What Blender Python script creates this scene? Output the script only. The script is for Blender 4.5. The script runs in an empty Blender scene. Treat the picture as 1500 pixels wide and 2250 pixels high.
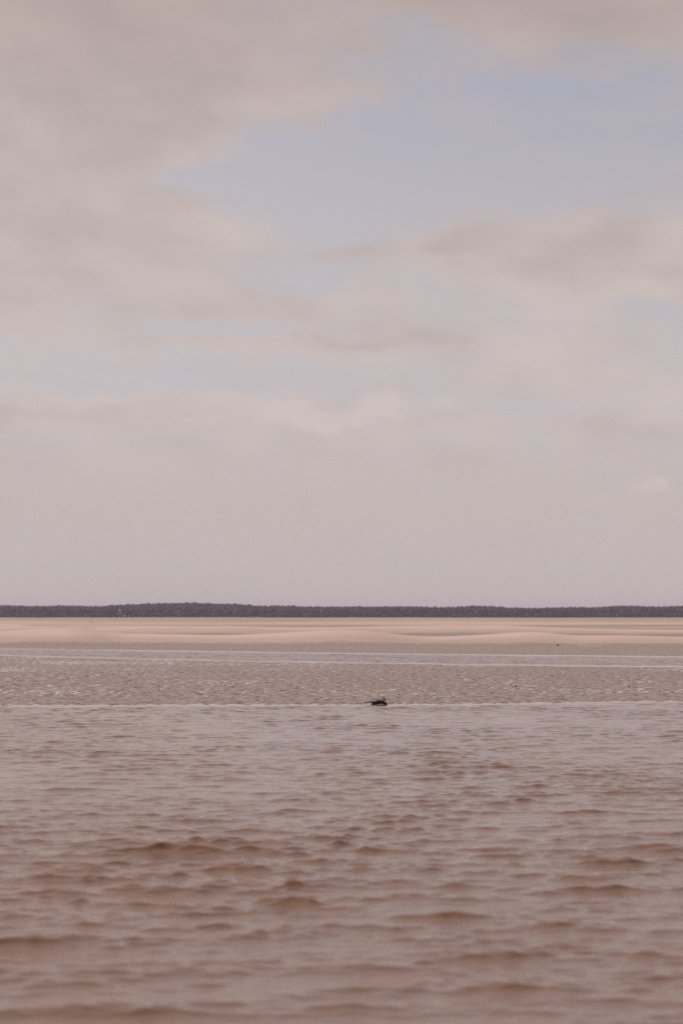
import bpy, bmesh, math, random
import numpy as np
from mathutils import Vector, Matrix

sc = bpy.context.scene
C = sc.collection
R = math.radians
random.seed(7)

# ------------------------------------------------------------------ camera
EYE = 1.7                      # eye height over the water
FPX = 85.0 / 36.0 * 2250.0     # focal length in photo pixels
HOR = 1353.0                   # photo row of the horizon
cam = bpy.data.cameras.new('camera')
cam.sensor_fit = 'VERTICAL'
cam.sensor_height = 36.0
cam.sensor_width = 24.0
cam.lens = 85.0
cam.clip_start = 0.1
cam.clip_end = 30000.0
cam.dof.use_dof = True
cam.dof.focus_distance = 46.0
cam.dof.aperture_fstop = 2.6
cam_o = bpy.data.objects.new('camera', cam)
C.objects.link(cam_o)
cam_o.location = (0, 0, EYE)
cam_o.rotation_euler = (R(90) + math.atan((HOR - 1125.0) / FPX), 0, 0)
sc.camera = cam_o

# ------------------------------------------------------------------ picture
sc.view_settings.view_transform = 'Standard'
sc.view_settings.look = 'None'
sc.view_settings.gamma = 1.0
sc.view_settings.exposure = 0.0
sc.view_settings.use_curve_mapping = False
sc.render.film_transparent = False
sc.cycles.use_denoising = False
sc.cycles.filter_width = 1.3
sc.cycles.max_bounces = 4
sc.cycles.volume_bounces = 0

SUN_EL, SUN_AZ = 34.0, -64.0    # azimuth from +Y, clockwise positive: the sun stands ahead, to the left
SUN_STRENGTH = 3.5

# ------------------------------------------------------------------ node helpers
def lin(r, g, b):
    f = lambda c: (c / 255.0) / 12.92 if c / 255.0 <= 0.04045 else ((c / 255.0 + 0.055) / 1.055) ** 2.4
    return (f(r), f(g), f(b), 1.0)

class Ex:
    """a value socket with arithmetic"""
    nt = None
    def __init__(self, s): self.s = s
    @staticmethod
    def op(kind, *a, clamp=False):
        n = Ex.nt.nodes.new('ShaderNodeMath'); n.operation = kind; n.use_clamp = clamp
        for i, v in enumerate(a):
            if isinstance(v, Ex): Ex.nt.links.new(v.s, n.inputs[i])
            else: n.inputs[i].default_value = v
        return Ex(n.outputs[0])
    def __add__(self, o): return Ex.op('ADD', self, o)
    __radd__ = __add__
    def __sub__(self, o): return Ex.op('SUBTRACT', self, o)
    def __rsub__(self, o): return Ex.op('SUBTRACT', o, self)
    def __mul__(self, o): return Ex.op('MULTIPLY', self, o)
    __rmul__ = __mul__
    def __truediv__(self, o): return Ex.op('DIVIDE', self, o)
    def __rtruediv__(self, o): return Ex.op('DIVIDE', o, self)
    def exp(self): return Ex.op('EXPONENT', self)

def sstep(x, a, b):
    n = Ex.nt.nodes.new('ShaderNodeMapRange'); n.interpolation_type = 'SMOOTHSTEP'
    Ex.nt.links.new(x.s, n.inputs['Value'])
    n.inputs['From Min'].default_value = a; n.inputs['From Max'].default_value = b
    return Ex(n.outputs[0])

def vec(x, y, z=0.0):
    n = Ex.nt.nodes.new('ShaderNodeCombineXYZ')
    for i, v in enumerate((x, y, z)):
        if isinstance(v, Ex): Ex.nt.links.new(v.s, n.inputs[i])
        else: n.inputs[i].default_value = v
    return n.outputs[0]

def noise(v, scale, detail=4, rough=0.5, dist=0.0, color=False):
    n = Ex.nt.nodes.new('ShaderNodeTexNoise')
    if v is not None: Ex.nt.links.new(v, n.inputs['Vector'])
    n.inputs['Scale'].default_value = scale; n.inputs['Detail'].default_value = detail
    n.inputs['Roughness'].default_value = rough; n.inputs['Distortion'].default_value = dist
    return n.outputs['Color'] if color else Ex(n.outputs['Fac'])

def mixc(f, a, b, kind='MIX'):
    n = Ex.nt.nodes.new('ShaderNodeMix'); n.data_type = 'RGBA'; n.blend_type = kind
    ins = [s for s in n.inputs if s.type == 'RGBA']
    if isinstance(f, Ex): Ex.nt.links.new(f.s, n.inputs[0])
    else: n.inputs[0].default_value = f
    for s, v in zip(ins, (a, b)):
        if isinstance(v, bpy.types.NodeSocket): Ex.nt.links.new(v, s)
        else: s.default_value = v
    return [s for s in n.outputs if s.type == 'RGBA'][0]

def sepxyz(s):
    n = Ex.nt.nodes.new('ShaderNodeSeparateXYZ'); Ex.nt.links.new(s, n.inputs[0])
    return [Ex(o) for o in n.outputs]

# ------------------------------------------------------------------ world: broken cloud over a pale sky
W = bpy.data.worlds.new('World'); sc.world = W; W.use_nodes = True
nt = W.node_tree; nt.nodes.clear(); Ex.nt = nt
tc = nt.nodes.new('ShaderNodeTexCoord')
dirv = tc.outputs['Generated']
dx, dy, dz = sepxyz(dirv)
sky = nt.nodes.new('ShaderNodeTexSky'); sky.sky_type = 'NISHITA'; sky.sun_disc = False
sky.sun_elevation = R(SUN_EL); sky.sun_rotation = R(SUN_AZ); sky.dust_density = 2.0
SKY = 0.1
az = Ex.op('ARCTAN2', dx, dy)
el = Ex.op('ARCTAN2', dz, Ex.op('SQRT', dx * dx + dy * dy))
# cloud-deck coordinates: features flatten towards the horizon
k = 1.0 / (Ex.op('MAXIMUM', dz, 0.0) + 0.07)
deck = vec(dx * k, dy * k, 3.7)
# bearing / elevation in sky units (1 unit = 1/FPX radian), warped so that edges stay ragged
wn = nt.nodes.new('ShaderNodeSeparateColor')
nt.links.new(noise(vec(az * 26.0, el * 46.0, 1.3), 1.0, 5, 0.55, color=True), wn.inputs[0])
w1, w2 = Ex(wn.outputs[0]), Ex(wn.outputs[1])
U = az * FPX + 750.0 + (w1 - 0.5) * 170.0
V = HOR - el * FPX + (w2 - 0.5) * 95.0

def blobs(lst):
    tot = None
    for cx, cy, rx, ry, wgt in lst:
        a = (U - cx) * (1.0 / rx); b = (V - cy) * (1.0 / ry)
        g = ((a * a + b * b) * -1.0).exp() * wgt
        tot = g if tot is None else tot + g
    return tot

bias = blobs([
    (1190, 290, 440, 130, -1.25), (900, 105, 180, 55, -0.62), (740, 390, 320, 95, -0.85), (430, 385, 130, 28, -0.6),
    (720, 500, 200, 75, -0.75), (1000, 430, 300, 55, -0.55), (690, 610, 170, 45, -0.62), (490, 722, 190, 13, -0.65), (560, 825, 380, 34, -0.75),
    (1180, 888, 340, 20, -0.7), (110, 855, 200, 18, -0.5), (990, 655, 100, 40, -0.5), (1455, 690, 90, 26, -0.55), (250, 965, 260, 8, -0.4),
    (1350, 30, 340, 90, 1.1), (230, 190, 380, 190, 0.75), (250, 560, 310, 110, 0.5), (1320, 575, 300, 80, 0.85),
    (770, 552, 90, 14, 0.7), (960, 532, 65, 20, 0.6), (910, 440, 80, 11, 0.5), (1085, 465, 60, 12, 0.5), (690, 425, 50, 8, 0.35),
    (680, 752, 380, 15, 0.7), (280, 905, 330, 26, 0.6), (800, 100, 70, 30, 0.4), (700, 215, 150, 40, 0.35)])
streak = noise(vec(az * 10.0, el * 95.0 + az * 4.0, 7.7), 1.0, 5, 0.58)
low = sstep(el, 0.06, 0.09) * (1.0 - sstep(el, 0.13, 0.18))
fb = noise(deck, 1.35, 7, 0.55)
fb2 = noise(vec(az * 48.0, el * 66.0, 5.5), 1.0, 6, 0.56)
fb3 = noise(vec(az * 15.0 + el * 6.0, el * 24.0, 4.4), 1.0, 5, 0.5)
dens = bias + 0.20 + (fb - 0.5) * 0.35 + (fb3 - 0.5) * 1.0 + (fb2 - 0.5) * 1.15 + (streak - 0.5) * low * 1.5
cloud = sstep(dens, -0.50, 0.54)
# cloud tone: lit rims, greyer bellies, darker overhead than near the horizon
tone = sstep(noise(vec(az * 20.0 + el * 7.0, el * 36.0, 8.1), 1.0, 4, 0.5) + (0.5 - sstep(dens, 0.2, 1.1)) * 0.16, 0.16, 0.86)
high = sstep(el, 0.05, 0.27)
c_low = mixc(tone, lin(188, 177, 176), lin(208, 195, 191))
c_high = mixc(tone, lin(181, 167, 164), lin(201, 186, 181))
c_cloud = mixc(high, c_low, c_high)
c_cloud = mixc(sstep(el, 0.17, 0.30) * 0.6, c_cloud, lin(168, 153, 148))  # top of the sky darkened in the colour, in place of lens vignetting
# clear air between: the physical sky, thinned by a pale veil that thickens downwards
tint = nt.nodes.new('ShaderNodeMix'); tint.data_type = 'RGBA'; tint.blend_type = 'MULTIPLY'
tint.inputs[0].default_value = 1.0
ti = [s for s in tint.inputs if s.type == 'RGBA']
nt.links.new(sky.outputs[0], ti[0]); ti[1].default_value = (1.28 * SKY, 0.985 * SKY, 0.925 * SKY, 1)
clear = [s for s in tint.outputs if s.type == 'RGBA'][0]
veil = 1.0 - sstep(el, 0.05, 0.24) * 0.70
clear = mixc(veil, clear, lin(195, 190, 194))
wisp = sstep(noise(vec(az * 24.0 + el * 5.0, el * 50.0, 6.3), 1.0, 5, 0.55), 0.42, 0.72)
clear = mixc(wisp * 0.28, clear, lin(190, 182, 183))
body = mixc(cloud, clear, c_cloud)
# air at the horizon
air = 1.0 - sstep(el + (fb - 0.5) * 0.012, 0.045, 0.085)
body = mixc(air * (0.72 + fb2 * 0.3), body, lin(194, 184, 180))
# sunlit heads of the far cumulus
heads = blobs([(645, 902, 70, 28, 1.0), (730, 930, 95, 18, 0.8), (850, 888, 50, 33, 1.0), (900, 920, 130, 18, 0.4), (985, 893, 60, 20, 0.7),
               (1430, 1068, 75, 26, 0.55), (1455, 1055, 22, 16, 0.5), (1310, 1095, 60, 12, 0.45), (715, 1135, 30, 10, 0.5), (1190, 1155, 90, 9, 0.4)])
hn = noise(vec(az * 80.0, el * 110.0, 2.0), 1.0, 5, 0.6)
body = mixc(sstep(heads * (0.1 + hn * 1.7), 0.12, 1.0) * 0.7, body, lin(211, 197, 193))
bg = nt.nodes.new('ShaderNodeBackground'); bg.inputs['Strength'].default_value = 1.0
nt.links.new(body, bg.inputs['Color'])
wo = nt.nodes.new('ShaderNodeOutputWorld'); nt.links.new(bg.outputs[0], wo.inputs['Surface'])

# ------------------------------------------------------------------ sun (veiled by cloud: soft)
sl = bpy.data.lights.new('sun', 'SUN'); sl.energy = SUN_STRENGTH; sl.angle = R(14); sl.color = (1.0, 0.91, 0.84)
so = bpy.data.objects.new('sun', sl); C.objects.link(so)
sd = Vector((math.sin(R(SUN_AZ)) * math.cos(R(SUN_EL)), math.cos(R(SUN_AZ)) * math.cos(R(SUN_EL)), math.sin(R(SUN_EL))))
so.rotation_euler = (-sd).to_track_quat('-Z', 'Y').to_euler()
so.location = (-30, 10, 40)

# ------------------------------------------------------------------ numpy helpers
rng = np.random.RandomState(11)
PERM = rng.permutation(1024); GA = rng.rand(1024) * 2 * np.pi
GX, GY = np.cos(GA), np.sin(GA)
def perlin(x, y):
    xi = np.floor(x).astype(np.int64); yi = np.floor(y).astype(np.int64)
    xf = x - xi; yf = y - yi
    def g(i, j, fx, fy):
        h = PERM[(PERM[i & 1023] + j) & 1023]
        return GX[h] * fx + GY[h] * fy
    u = xf * xf * xf * (xf * (xf * 6 - 15) + 10); v = yf * yf * yf * (yf * (yf * 6 - 15) + 10)
    a = g(xi, yi, xf, yf); b = g(xi + 1, yi, xf - 1, yf)
    c = g(xi, yi + 1, xf, yf - 1); d = g(xi + 1, yi + 1, xf - 1, yf - 1)
    return (a + u * (b - a)) + v * ((c + u * (d - c)) - (a + u * (b - a)))     # about -0.7 .. 0.7
def ss(x, a, b):
    t = np.clip((x - a) / (b - a), 0, 1); return t * t * (3 - 2 * t)

def sheet(name, X, Y, Z, mat):
    r, c = X.shape
    me = bpy.data.meshes.new(name)
    co = np.stack([X, Y, Z], -1).reshape(-1, 3).astype(np.float32)
    i = np.arange(r * c).reshape(r, c)
    q = np.stack([i[:-1, :-1], i[:-1, 1:], i[1:, 1:], i[1:, :-1]], -1).reshape(-1, 4).astype(np.int32)
    me.vertices.add(len(co)); me.vertices.foreach_set('co', co.ravel())
    me.loops.add(q.size); me.loops.foreach_set('vertex_index', q.ravel())
    me.polygons.add(len(q)); me.polygons.foreach_set('loop_start', np.arange(0, q.size, 4, dtype=np.int32))
    me.update(calc_edges=True)
    me.polygons.foreach_set('use_smooth', np.ones(len(q), dtype=bool))
    me.materials.append(mat)
    o = bpy.data.objects.new(name, me); C.objects.link(o)
    return o

def material(name):
    m = bpy.data.materials.new(name); m.use_nodes = True
    n = m.node_tree; Ex.nt = n
    return m, n, n.nodes['Principled BSDF']
def posn():
    g = Ex.nt.nodes.new('ShaderNodeNewGeometry'); return g.outputs['Position']

# ------------------------------------------------------------------ lie of the land
def px2x(px, d): return (px - 750.0) / FPX * d
def shore(x):                                   # near water's edge
    return 46.3 + 2.3 * ss(x, 0.3, 7.0) + 0.5 * perlin(x * 0.16 + 3, x * 0 + 0.5) + 0.22 * perlin(x * 0.7, x * 0 + 9.5) + 0.1 * perlin(x * 2.3, x * 0 + 12.5)
def chan_near(x):                               # near and far edge of the pool channel behind the flats
    return 86.8 - 0.83 * x + 0.02 * x * x + 0.8 * perlin(x * 0.12, x * 0 + 2.5) + 0.3 * perlin(x * 0.6, x * 0 + 6.5)
def chan_far(x):
    return 111.5 - 0.78 * x + 0.008 * x * x + 0.8 * perlin(x * 0.09, x * 0 + 4.5)

def crest(px_list, d):                          # ridge crest heights from the rows at which they stand
    p = np.array(px_list, float)
    return px2x(p[:, 0], d), EYE - d * (p[:, 1] - HOR) / FPX
DA, DB, DC = 165.0, 255.0, 360.0
XA, ZA = crest([(-600, 1390), (-200, 1382), (0, 1387), (70, 1383), (133, 1379), (187, 1377.5), (225, 1386), (250, 1392), (330, 1393), (400, 1394.5),
                (490, 1396.5), (580, 1393), (680, 1387), (750, 1384), (810, 1386), (850, 1391), (890, 1396.5), (950, 1400), (1010, 1397.5),
                (1100, 1392), (1170, 1388), (1210, 1391), (1255, 1397.5), (1350, 1396), (1500, 1400), (1800, 1394), (2200, 1388)], DA)
XB, ZB = crest([(-500, 1378), (0, 1372), (45, 1372.5), (80, 1377), (150, 1382), (230, 1379.5), (330, 1377), (420, 1375.5), (520, 1375), (570, 1379),
                (650, 1380), (760, 1378), (850, 1376), (980, 1374), (1100, 1374), (1200, 1378), (1260, 1380), (1330, 1383), (1500, 1386), (1900, 1378)], DB)
XC, ZC = crest([(-500, 1372), (0, 1376), (200, 1376), (500, 1376), (700, 1379), (900, 1377), (1050, 1376), (1200, 1380), (1260, 1379.5), (1330, 1382), (1500, 1380), (2000, 1376)], DC)

def land(x, y, want_crest=False):
    crestness = np.zeros_like(x)
    z = np.full_like(x, -0.45)
    s, c1, c2 = shore(x), chan_near(x), chan_far(x)
    # flats between shore and channel
    bx = x + 0.35 * perlin(x * 0.9, y * 0.9); by = y + 0.35 * perlin(x * 0.9 + 31, y * 0.9)
    rip = np.abs(np.sin((by * 0.92 + bx * 0.36) * 2 * np.pi / 0.85 + 2.2 * perlin(x * 0.55, y * 0.35)))
    lump = perlin(bx * 6.2, by * 2.4)
    fine = perlin(bx * 9.0 + 5, by * 4.0)
    patch = perlin(x * 0.33 + 8, y * 0.12)
    left = 1 - ss(x, -4.5, 2.0)
    bump = 0.012 * (rip - 0.5) + 0.032 * lump + 0.014 * fine
    flat = 0.0025 + 0.009 * patch - 0.002 * left + bump * (1 - 0.45 * ss(y, 64, 82))
    flat += 0.02 * ss(y - s, 0.2, 1.5) * (1 - ss(y - s, 1.5, 6.0)) * 0.5
    z = np.where(y > s - 4, -0.30 + (flat + 0.30) * ss(y - s, -4.0, 0.45), z)
    # channel
    dip = ss(y - c1, -0.4, 1.2) * (1 - ss(y - c2, -1.2, 0.6))
    z = np.where(y > s + 8, z * (1 - dip) - 0.14 * dip, z)
    # wet sand beyond the channel, rising to the bars
    far = 0.012 + 0.022 * ss(y - c2, 0, 10) + 0.004 * perlin(x * 0.8, y * 0.3) * (1 - ss(y, 140, 200))
    pool = np.exp(-((x - px2x(1287, 137.0)) / 0.75) ** 2 - ((y - 137.0) / 3.0) ** 2)
    t = ss(y - c2, 0.0, 1.2)
    z = np.where(y > c2, far * t + z * (1 - t), z) - 0.16 * pool
    # sand bars: gentle seaward slope, short steep lee
    for D, XX, ZZ, front, back, wob in ((DA, XA, ZA, 34.0, 26.0, 5.0), (DB, XB, ZB, 50.0, 40.0, 9.0), (DC, XC, ZC, 60.0, 70.0, 14.0)):
        cr = D + wob * perlin(x / 14.0 + D, x * 0 + 0.3)
        q = x * D / np.clip(y, D - front, D + back)                          # the spurs of the bar splay outwards
        h = sum(np.interp(q + o_, XX, ZZ) for o_ in (-1.0, -0.5, 0.0, 0.5, 1.0)) / 5.0
        e = np.where(y < cr, ss(y, 0, 1) * (1 - np.clip((cr - y) / front, 0, 1)) ** 1.15, 1 - ss(y - cr, 0, back))
        z = z + np.maximum(h - 0.03, 0) * e * (y > 110)
        crestness = np.maximum(crestness, e * (y > 110))
    # far flats and the low dune foot under the woods
    z = z + 0.10 * ss(y, 420, 900) + 0.15 * perlin(x * 0.012, y * 0.006) * ss(y, 420, 620)
    z = z + (0.5 + 0.5 * perlin(x * 0.02, y * 0.01)) * 0.5 * ss(y, 2300, 2560)
    z = z - 0.75 * ss(y, 1100, 2200)
    hill = np.interp(x / np.maximum(y, 1) * FPX + 750.0, HX, HZ)
    z = z + hill * ss(y, 2560, 2900)
    return (z, crestness) if want_crest else z

# height of the woods' skyline, from the rows where the crowns meet the sky
TREES_Y = 2620.0
SK = np.array([(-900, 1331), (-300, 1333), (0, 1330), (40, 1330), (60, 1331.5), (215, 1332), (240, 1330), (340, 1326), (410, 1324.5), (500, 1327), (575, 1331),
               (700, 1333), (830, 1333), (915, 1333), (975, 1335), (1030, 1332.5), (1070, 1332), (1105, 1335.5), (1200, 1336), (1300, 1335),
               (1335, 1332.5), (1390, 1331), (1435, 1333), (1500, 1331), (1900, 1333), (2600, 1330)], float)
TOP = EYE + 2800.0 * (HOR - SK[:, 1]) / FPX
HX, HZ = SK[:, 0], np.maximum(TOP - 8.9, -1.0)

# ------------------------------------------------------------------ sand
mat_sand, n, P = material('sand')
p = posn(); x_, y_, z_ = sepxyz(p)
n_big = noise(vec(x_ * 0.05, y_ * 0.02), 1.0, 4, 0.6)
n_mid = noise(p, 1.1, 5, 0.6)
n_gr = noise(p, 9.0, 4, 0.6)
attr = n.nodes.new('ShaderNodeAttribute'); attr.attribute_name = 'wet'
wet = Ex(attr.outputs['Fac'])
attr2 = n.nodes.new('ShaderNodeAttribute'); attr2.attribute_name = 'marsh'
marsh = Ex(attr2.outputs['Fac'])
dry = mixc(n_mid, (0.55, 0.415, 0.36, 1), (0.62, 0.475, 0.415, 1))
dry = mixc(sstep(n_big, 0.35, 0.7), dry, (0.50, 0.375, 0.315, 1))
wetc = mixc(sstep(n_gr, 0.3, 0.7), (0.215, 0.160, 0.133, 1), (0.32, 0.245, 0.208, 1))
wetc = mixc(sstep(n_big, 0.4, 0.75) * 0.5, wetc, (0.28, 0.19, 0.155, 1))
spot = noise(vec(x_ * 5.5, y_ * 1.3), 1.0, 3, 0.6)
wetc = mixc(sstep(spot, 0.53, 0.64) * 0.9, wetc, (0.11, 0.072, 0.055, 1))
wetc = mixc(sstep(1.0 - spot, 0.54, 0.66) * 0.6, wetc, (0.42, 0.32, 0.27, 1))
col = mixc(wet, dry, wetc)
col = mixc(marsh, col, mixc(noise(vec(x_ * 0.03, y_ * 0.012), 1.0, 4, 0.6), (0.22, 0.205, 0.125, 1), (0.36, 0.29, 0.20, 1)))
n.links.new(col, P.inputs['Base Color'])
n.links.new((0.85 - wet * 0.42).s, P.inputs['Roughness'])
n.links.new((0.15 + wet * 0.3).s, P.inputs['Specular IOR Level'])
bmp = n.nodes.new('ShaderNodeBump'); bmp.inputs['Strength'].default_value = 0.5; bmp.inputs['Distance'].default_value = 0.02
n.links.new(noise(p, 14.0, 3, 0.6).s, bmp.inputs['Height']); n.links.new(bmp.outputs[0], P.inputs['Normal'])

def cols(nd, half, outer, k):
    a = np.linspace(-half, half, nd)
    t = half + (outer - half) * (np.linspace(0, 1, k + 1)[1:] ** 2)
    return np.concatenate([-t[::-1], a, t])
T = cols(430, 0.170, 1.7, 16)
def steps(a, b, f):
    out = [a]
    while out[-1] < b: out.append(out[-1] + f(out[-1]))
    return out
ys = steps(42.0, 92.0, lambda y: 0.066 + 0.0012 * max(0, y - 60)) 
ys = ys + steps(ys[-1] + 0.25, 135.0, lambda y: 0.25) 
ys = ys + steps(ys[-1] + 0.8, 420.0, lambda y: 0.0062 * y) + steps(430.0, 9000.0, lambda y: 0.03 * y)
ys = np.array([-400.0, -100, -20, 5, 25, 36, 40] + ys)
wid = np.where(ys > 20, ys, 20.0) + 12.0
Xg = T[None, :] * wid[:, None]; Yg = np.repeat(ys[:, None], len(T), 1)
Zg, crestv = land(Xg, Yg, True)
ground = sheet('sand_flats', Xg, Yg, Zg, mat_sand)
ground['kind'] = 'structure'
def set_attr(o, name, arr):
    a = o.data.attributes.new(name, 'FLOAT', 'POINT'); a.data.foreach_set('value', arr.ravel().astype(np.float32))
edge = chan_far(Xg)
wob = 0.10 * perlin(Xg * 0.15, Yg * 0.05) + 0.06 * perlin(Xg * 0.8, Yg * 0.2)
wetv = 1 - ss(crestv + wob, 0.10, 0.30) * (0.62 + 0.38 * ss(crestv + wob, 0.35, 0.95))
wetv = wetv * (1 - 0.75 * ss(Zg, 0.28, 0.62))
wetv = np.where(Yg < 112, 1.0, wetv)
wetv = np.where(Yg > 420, 0.15 + 0.25 * perlin(Xg * 0.01, Yg * 0.008), wetv)
set_attr(ground, 'wet', np.clip(wetv, 0, 1))
mv = ss(Yg + 60 * perlin(Xg * 0.02, Yg * 0.004), 335, 375) * (1 - ss(Yg + 50 * perlin(Xg * 0.02 + 9, Yg * 0.004), 430, 470)) * 0.8
mv = np.maximum(mv, 0.8 * ss(Yg + 160 * perlin(Xg * 0.015 + 4, Yg * 0.004), 620, 760) * (0.7 + 0.8 * perlin(Xg * 0.012, Yg * 0.006)))
mv = np.maximum(mv, 0.9 * ss(Yg + 80 * perlin(Xg * 0.02 + 2, Yg * 0.01), 2350, 2500))
set_attr(ground, 'marsh', np.clip(mv, 0, 1))

# ------------------------------------------------------------------ water: one sheet of turbid tide water, also standing in the dips of the flats
mat_water, n, P = material('turbid_water')
p = posn(); x_, y_, z_ = sepxyz(p)
silt = noise(vec(x_ * 0.35, y_ * 0.14), 1.0, 4, 0.55)
n.links.new(mixc(silt, (0.170, 0.085, 0.053, 1), (0.230, 0.138, 0.096, 1)), P.inputs['Base Color'])
P.inputs['Roughness'].default_value = 0.06
P.inputs['IOR'].default_value = 1.333
attr = n.nodes.new('ShaderNodeAttribute'); attr.attribute_name = 'chop'
chop = Ex(attr.outputs['Fac'])
h1 = noise(vec(x_ * 7.0 + y_ * 1.2, y_ * 11.0), 1.0, 4, 0.6)
bmp = n.nodes.new('ShaderNodeBump'); bmp.inputs['Distance'].default_value = 0.02
bmp.inputs['Strength'].default_value = 1.0
n.links.new((h1 * chop * 0.55).s, bmp.inputs['Height']); n.links.new(bmp.outputs[0], P.inputs['Normal'])

Tw = cols(430, 0.170, 1.7, 14)
yw = steps(8.4, 18.0, lambda y: 0.0013 * y); yw = yw + steps(yw[-1] * 1.001, 48.2, lambda y: 0.0009 * y)
yw = yw + steps(yw[-1] + 0.3, 80.0, lambda y: 0.5) + steps(81.0, 118.0, lambda y: 0.09) + [124, 130, 136, 142, 150]
yw = np.array([-400.0, -100, -30, -5, 2, 5] + yw)
widw = np.where(yw > 8, yw, 8.0) + 6.0
Xw = T_ = Tw[None, :] * widw[:, None]; Yw = np.repeat(yw[:, None], len(Tw), 1)
depth = -land(Xw, Yw)
amp = np.where(Yw < 60, ss(shore(Xw) - Yw, 0.35, 1.5) * (0.98 - 0.20 * ss(Yw, 11, 32)), 0.95 * ss(Yw - chan_near(Xw) + 1.6 * perlin(Xw * 0.45, Yw * 0.02), 0.6, 3.4) * (1 - ss(Yw - chan_far(Xw) + 1.8 * perlin(Xw * 0.3 + 7, Yw * 0.02), -5.0, -1.6)))
gust = 1.0 + 0.5 * perlin(Xw * 0.32 + 0.11 * Yw, Yw * 0.14 + 5) + 0.5 * perlin(Xw * 0.9 - 0.2 * Yw, Yw * 0.35)
gust = np.clip(gust, 0.35, 2.0)
Zw = np.zeros_like(Xw); OX = np.zeros_like(Xw); OY = np.zeros_like(Xw); CH = np.zeros_like(Xw)
r2 = np.random.RandomState(19)
cell = np.abs(np.gradient(Xw, axis=1)); celly = np.abs(np.gradient(Yw, axis=0))
slope2 = 0.0
WAVES = 170
for i in range(WAVES):
    L = 0.07 * (16.0 ** ((i + r2.rand()) / WAVES))              # 0.07 .. 1.1 m
    th = R(96) + r2.randn() * R(40 if L < 0.3 else (28 if L < 0.5 else 21))            # the waves run towards the lens, a little to one side
    kk = 2 * np.pi / L
    a = L * (0.5 + r2.rand()) * (0.9 if L < 0.14 else (1.15 if L < 0.45 else 1.0))
    slope2 += 0.5 * (a * kk) ** 2
    ph = kk * (Xw * math.cos(th) + Yw * math.sin(th)) + r2.rand() * 2 * np.pi
    f = np.clip(L / (2.4 * np.maximum(cell, celly * abs(math.sin(th)))) - 0.5, 0, 1)           # what the net cannot carry is left to the bump
    if L < 0.4: f = f * gust
    if L > 0.5: f = f * (1.1 - 0.6 * ss(Yw, 12, 30))
    s_, c_ = np.sin(ph), np.cos(ph)
    Zw += a * f * s_; OX += 1.5 * a * f * math.cos(th) * c_; OY += 1.5 * a * f * math.sin(th) * c_
SLOPE = 0.112
sc_ = SLOPE / math.sqrt(slope2)
Zw *= sc_; OX *= sc_; OY *= sc_
m = amp * (0.6 + 0.4 * gust)
sharp = Zw + 0.16 / np.std(Zw) * (Zw ** 2 - np.mean(Zw ** 2))
Zw = sharp * m
Xs = Xw + OX * m; Ys = Yw + OY * m
water = sheet('tidal_water', Xs, Ys, Zw, mat_water)
water['kind'] = 'structure'
set_attr(water, 'chop', np.where(Yw > 60, amp * 3.2, np.clip(amp * (0.5 + 0.5 * gust), 0, 1.5)))

# ------------------------------------------------------------------ tangle of wrack lying at the water's edge
mat_weed, n, P = material('dark_wrack')
p = posn()
n.links.new(mixc(noise(p, 60.0, 3), (0.010, 0.008, 0.006, 1), (0.035, 0.024, 0.016, 1)), P.inputs['Base Color'])
P.inputs['Roughness'].default_value = 0.6; P.inputs['Specular IOR Level'].default_value = 0.2
mat_twig, n, P = material('reddish_twig')
p = posn()
n.links.new(mixc(noise(p, 45.0, 3), (0.10, 0.040, 0.026, 1), (0.20, 0.085, 0.055, 1)), P.inputs['Base Color'])
P.inputs['Roughness'].default_value = 0.7

def link_mesh(name, bm, mat, parent=None, smooth=True):
    me = bpy.data.meshes.new(name); bm.to_mesh(me); bm.free(); me.materials.append(mat)
    if smooth:
        for f in me.polygons: f.use_smooth = True
    o = bpy.data.objects.new(name, me); C.objects.link(o); o.parent = parent
    return o
def tube(bm, pts, rad, seg=7):
    rings = []
    for i, pnt in enumerate(pts):
        a = pts[max(i - 1, 0)]; b = pts[min(i + 1, len(pts) - 1)]
        t = (b - a).normalized(); u = t.cross(Vector((0.13, 0.3, 0.94))).normalized(); v = t.cross(u)
        r = rad[i] if isinstance(rad, (list, tuple)) else rad
        rings.append([bm.verts.new(pnt + (u * math.cos(q * 2 * math.pi / seg) + v * math.sin(q * 2 * math.pi / seg)) * r) for q in range(seg)])
    for A, B in zip(rings[:-1], rings[1:]):
        for q in range(seg): bm.faces.new((A[q], A[(q + 1) % seg], B[(q + 1) % seg], B[q]))
    bm.faces.new(rings[0][::-1]); bm.faces.new(rings[-1])

CL_Y = 46.65
S = CL_Y / FPX                                   # metres per photo pixel at the wrack
root = bpy.data.objects.new('wrack_tangle', None); C.objects.link(root)
root.location = (px2x(832, CL_Y), CL_Y, 0.0)
root['label'] = 'dark spiky tangle of seaweed and twigs lying at the near water edge'
root['category'] = 'seaweed'
def loc(px, py, dyy=0.0): return Vector(((px - 838) * S, dyy, (1546.5 - py) * S))
# heaped body
bm = bmesh.new()
bmesh.ops.create_icosphere(bm, subdivisions=5, radius=1.0)
from mathutils import noise as mn
prof_x = [-19, -14, -9, -5, 0, 4, 8, 12, 16, 19]
prof_h = [1.2, 2.4, 4.6, 6.8, 7.8, 6.8, 4.0, 4.2, 6.0, 1.8]
for v in bm.verts:
    c = v.co.copy()
    hx = c.x * 19.0
    hgt = float(np.interp(hx, prof_x, prof_h))
    nz = mn.noise(c * 3.5) * 0.32 + mn.noise(c * 9.0) * 0.30 + mn.noise(c * 21.0) * 0.2
    s_ = 1.0 + nz
    v.co = Vector((hx * S * (1 + 0.10 * nz), c.y * 0.075 * s_, max(c.z, -0.35) * hgt * S * s_ * (1.0 if c.z > 0 else 0.5)))
link_mesh('weed_heap', bm, mat_weed, root, smooth=False)
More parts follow.
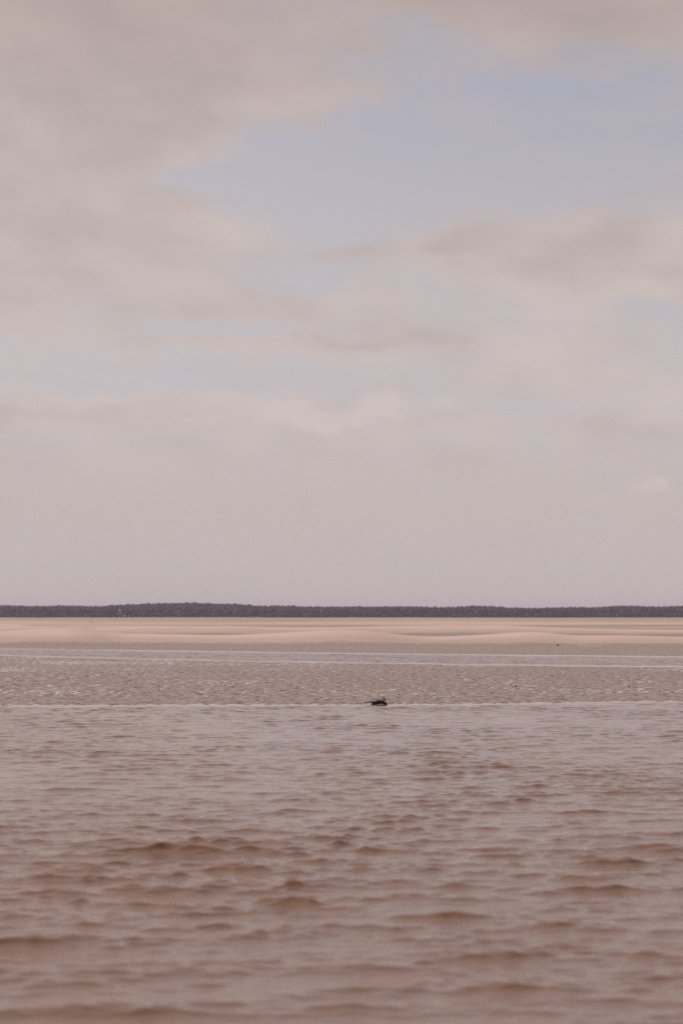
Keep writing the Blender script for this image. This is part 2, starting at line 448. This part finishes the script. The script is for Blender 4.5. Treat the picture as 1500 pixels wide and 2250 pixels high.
# long flat stem trailing to one side
bm = bmesh.new()
tube(bm, [loc(x, y, d) for x, y, d in ((832, 1543.5, 0), (826, 1542.3, .01), (820, 1541.6, .01), (814, 1541.8, .005), (809, 1542.8, 0), (804.5, 1543.6, -.01))],
     [3.0 * S, 2.0 * S, 1.4 * S, 1.1 * S, 0.9 * S, 0.35 * S])
link_mesh('trailing_stem', bm, mat_weed, root)
def strand(name, pts, r0, r1, mat):
    bm = bmesh.new(); k = len(pts)
    tube(bm, pts, [r0 + (r1 - r0) * i / (k - 1) for i in range(k)], 6)
    return link_mesh(name, bm, mat, root)
# the curled stem at the other end
strand('curled_stem', [loc(x, y, d) for x, y, d in ((846, 1546, 0), (847, 1541, .0), (848, 1537, .0), (850, 1534.6, .01), (852.3, 1535, .02), (853.2, 1537.4, .02), (852, 1539.6, .01), (850.5, 1541.5, 0))],
       1.4 * S, 0.7 * S, mat_weed)
strand('curled_stem', [loc(x, y, d) for x, y, d in ((848, 1546.5, 0), (849.5, 1544.5, -.01), (851.5, 1545.5, -.02), (855, 1545.8, -.02), (858, 1545.2, -.02))], 0.7 * S, 0.3 * S, mat_weed)
rt = random.Random(3)
for i in range(16):                              # short dark spikes along the ridge of the heap
    bx = 822 + i * 1.75 + rt.uniform(-.7, .7)
    by = 1546.5 - float(np.interp(bx - 838, prof_x, prof_h)) + 1.0
    ln = rt.uniform(1.2, 3.6); le = rt.uniform(-1.6, 1.6); d0 = rt.uniform(-.05, .05)
    strand('dark_spike', [loc(bx, by + 1, d0), loc(bx + le * .3, by - ln * .5, d0 + .01), loc(bx + le, by - ln, d0 + rt.uniform(-.02, .02))], 0.85 * S, 0.3 * S, mat_weed)
for i in range(14):                              # thin reddish twigs standing up
    bx = rt.uniform(828, 851); ln = rt.uniform(5, 10) if bx < 838 else rt.uniform(8, 17)
    le = rt.uniform(-4, 6); d0 = rt.uniform(-.06, .06); cu = rt.uniform(-3, 3)
    strand('twig', [loc(bx, 1544, d0), loc(bx + le * .35 + cu * .4, 1544 - ln * .4, d0), loc(bx + le * .7 + cu, 1544 - ln * .75, d0), loc(bx + le + cu * .2, 1544 - ln, d0 + .01)],
           0.6 * S, 0.28 * S, mat_twig)

# ------------------------------------------------------------------ small dark lumps on the sand
def lump(px, py, d, wpx, hpx, label, seed):
    s = d / FPX
    bm = bmesh.new(); bmesh.ops.create_icosphere(bm, subdivisions=3, radius=1.0)
    for v in bm.verts:
        c = v.co.copy(); q = 1 + 0.45 * mn.noise(c * 1.7 + Vector((seed * 3.1, 0, 0))) + 0.2 * mn.noise(c * 5 + Vector((0, seed, 0)))
        v.co = Vector((c.x * wpx * s * .5 * q, c.y * wpx * s * .4 * q, max(c.z, -0.5) * hpx * s * .7 * q))
    o = link_mesh('weed_lump', bm, mat_weed)
    x = px2x(px, d); z = float(land(np.array([[x]]), np.array([[d]]))[0, 0])
    o.location = (x, d, max(z, 0) + 0.15 * hpx * s)
    o['label'] = label; o['category'] = 'seaweed'; o['group'] = 'dark lumps of weed on the sand'
    return o
lump(1223, 1420, 133.5, 7.0, 2.8, 'small dark lump on smooth wet sand beside a pale pool beyond the channel', 1)
lump(1131, 1508, 58.2, 5.5, 2.3, 'dark lump on rippled flats right of the seaweed tangle', 2)
lump(1379, 1509, 57.9, 4.5, 2.4, 'tiny dark lump on rippled flats far right, further from the water', 3)
lump(1446, 1520, 54.1, 4.5, 2.4, 'tiny dark lump on rippled flats, rightmost and nearest the water', 4)
lump(861, 1545, 46.9, 2.6, 1.8, 'tiny dark scrap of weed just right of the seaweed tangle', 5)

# ------------------------------------------------------------------ the woods on the far shore: one mass of crowns
mat_wood, n, P = material('pine_crowns')
p = posn()
n.links.new(mixc(noise(p, 0.09, 4, 0.65), (0.026, 0.021, 0.025, 1), (0.042, 0.035, 0.034, 1)), P.inputs['Base Color'])
P.inputs['Roughness'].default_value = 0.9; P.inputs['Specular IOR Level'].default_value = 0.1
rw = np.random.RandomState(21)
prof_r = np.array([0.30, 0.75, 1.0, 0.95, 0.70, 0.0]); prof_z = np.array([0.0, 0.12, 0.38, 0.66, 0.88, 1.0])
SEG = 7
V_, F_ = [], []
base = 0
rows = [2620 + 24 * j for j in range(13)]
for j, ry in enumerate(rows):
    half = 0.42 * ry
    xs = np.arange(-half, half, 5.2 if j < 4 else (6.4 if j < 8 else 3.4)); xs = xs + rw.uniform(-2.2, 2.2, len(xs)); yy = ry + rw.uniform(-10, 10, len(xs))
    zb = land(xs[None, :], yy[None, :])[0]
    for x0, y0, z0 in zip(xs, yy, zb):
        h = (rw.uniform(9.5, 10.1) + 1.6 * perlin(np.array([x0 * 0.02]), np.array([y0 * 0.02]))[0]) * (0.5 if (j == 0 and rw.rand() < .6) else 1.0) * (1.09 if rw.rand() < .04 else 1); r = rw.uniform(3.6, 5.6)
        ang = np.arange(SEG) * 2 * np.pi / SEG + rw.rand() * 6
        pr = prof_r[:5, None] * r * rw.uniform(0.72, 1.28, (5, SEG))
        vx = x0 + pr * np.cos(ang); vy = y0 + pr * np.sin(ang); vz = z0 - 0.4 + h * (prof_z[:5, None] + rw.uniform(-.05, .05, (5, SEG)))
        V_.append(np.stack([vx, vy, vz], -1).reshape(-1, 3)); V_.append(np.array([[x0, y0, z0 + h]]))
        for a in range(4):
            for q in range(SEG):
                F_.append((base + a * SEG + q, base + a * SEG + (q + 1) % SEG, base + (a + 1) * SEG + (q + 1) % SEG, base + (a + 1) * SEG + q))
        for q in range(SEG): F_.append((base + 4 * SEG + q, base + 4 * SEG + (q + 1) % SEG, base + 5 * SEG))
        base += 5 * SEG + 1
me = bpy.data.meshes.new('pine_woods'); me.from_pydata(np.concatenate(V_).tolist(), [], F_); me.materials.append(mat_wood)
wood = bpy.data.objects.new('pine_woods', me); C.objects.link(wood)
wood['kind'] = 'stuff'; wood['label'] = 'dark purple grey pine woods along the far shore'; wood['category'] = 'woods'

# ------------------------------------------------------------------ pale markers far off
mat_pale, n, P = material('pale_paint')
p = posn()
n.links.new(mixc(noise(p, 3.0, 3), (0.50, 0.44, 0.36, 1), (0.64, 0.58, 0.48, 1)), P.inputs['Base Color']); P.inputs['Roughness'].default_value = 0.7
d = 560.0; s = d / FPX
x = px2x(200, d); z = float(land(np.array([[x]]), np.array([[d]]))[0, 0])
post = bpy.data.objects.new('marker_post', None); C.objects.link(post); post.location = (x, d, z)
bm = bmesh.new()
tube(bm, [Vector((0.10, 0, -0.3)), Vector((0.05, 0, 0.35)), Vector((-0.02, 0, 0.75)), Vector((-0.13, 0, 1.2))], [0.12, 0.11, 0.10, 0.07], 8); link_mesh('post', bm, mat_pale, post)
bm = bmesh.new(); tube(bm, [Vector((0.12, 0, -0.1)), Vector((0.10, 0, 0.18))], [0.24, 0.14], 10); link_mesh('collar', bm, mat_pale, post)
post['label'] = 'thin white leaning post on the far sand below the woods'; post['category'] = 'post'
def board(px, py, d, w, h, label):
    x = px2x(px, d); zt = EYE + d * (HOR - py) / FPX
    zg = float(land(np.array([[x]]), np.array([[d]]))[0, 0])
    e = bpy.data.objects.new('marker_board', None); C.objects.link(e); e.location = (x, d, zg)
    bm = bmesh.new(); tube(bm, [Vector((0, .12, -0.5)), Vector((0, .12, zt - zg + h / 2))], [0.12, 0.1], 8); link_mesh('post', bm, mat_pale, e)
    bm = bmesh.new(); bmesh.ops.create_cube(bm, size=1.0)
    for v in bm.verts: v.co = Vector((v.co.x * w, v.co.y * 0.12 - .05, v.co.z * h + zt - zg))
    bmesh.ops.bevel(bm, geom=bm.edges[:], offset=0.03, segments=1, affect='EDGES')
    link_mesh('board', bm, mat_pale, e, smooth=False)
    e['label'] = label; e['category'] = 'marker'
board(264, 1341, 2590.0, 1.7, 2.4, 'tall pale marker standing out against the dark woods, left of the hill')
board(274, 1353, 2480.0, 1.5, 1.6, 'low pale marker at the foot of the dark woods')
board(394, 1343, 2590.0, 1.4, 1.5, 'faint pale marker against the dark woods under the hill top')

# ------------------------------------------------------------------ haze
mat_haze = bpy.data.materials.new('haze'); mat_haze.use_nodes = True
hn_ = mat_haze.node_tree; hn_.nodes.clear()
pv = hn_.nodes.new('ShaderNodeVolumePrincipled')
pv.inputs['Color'].default_value = (0.84, 0.76, 1.0, 1); pv.inputs['Density'].default_value = 0.95e-4
ho = hn_.nodes.new('ShaderNodeOutputMaterial'); hn_.links.new(pv.outputs[0], ho.inputs['Volume'])
bm = bmesh.new(); bmesh.ops.create_cube(bm, size=1.0)
for v in bm.verts: v.co = Vector((v.co.x * 40000, v.co.y * 12000 + 4500, (v.co.z + 0.5) * 45.0 - 4.0))
hz = link_mesh('haze', bm, mat_haze, smooth=False); hz['kind'] = 'stuff'
hz['label'] = 'thin pale haze over the far shore'; hz['category'] = 'haze'
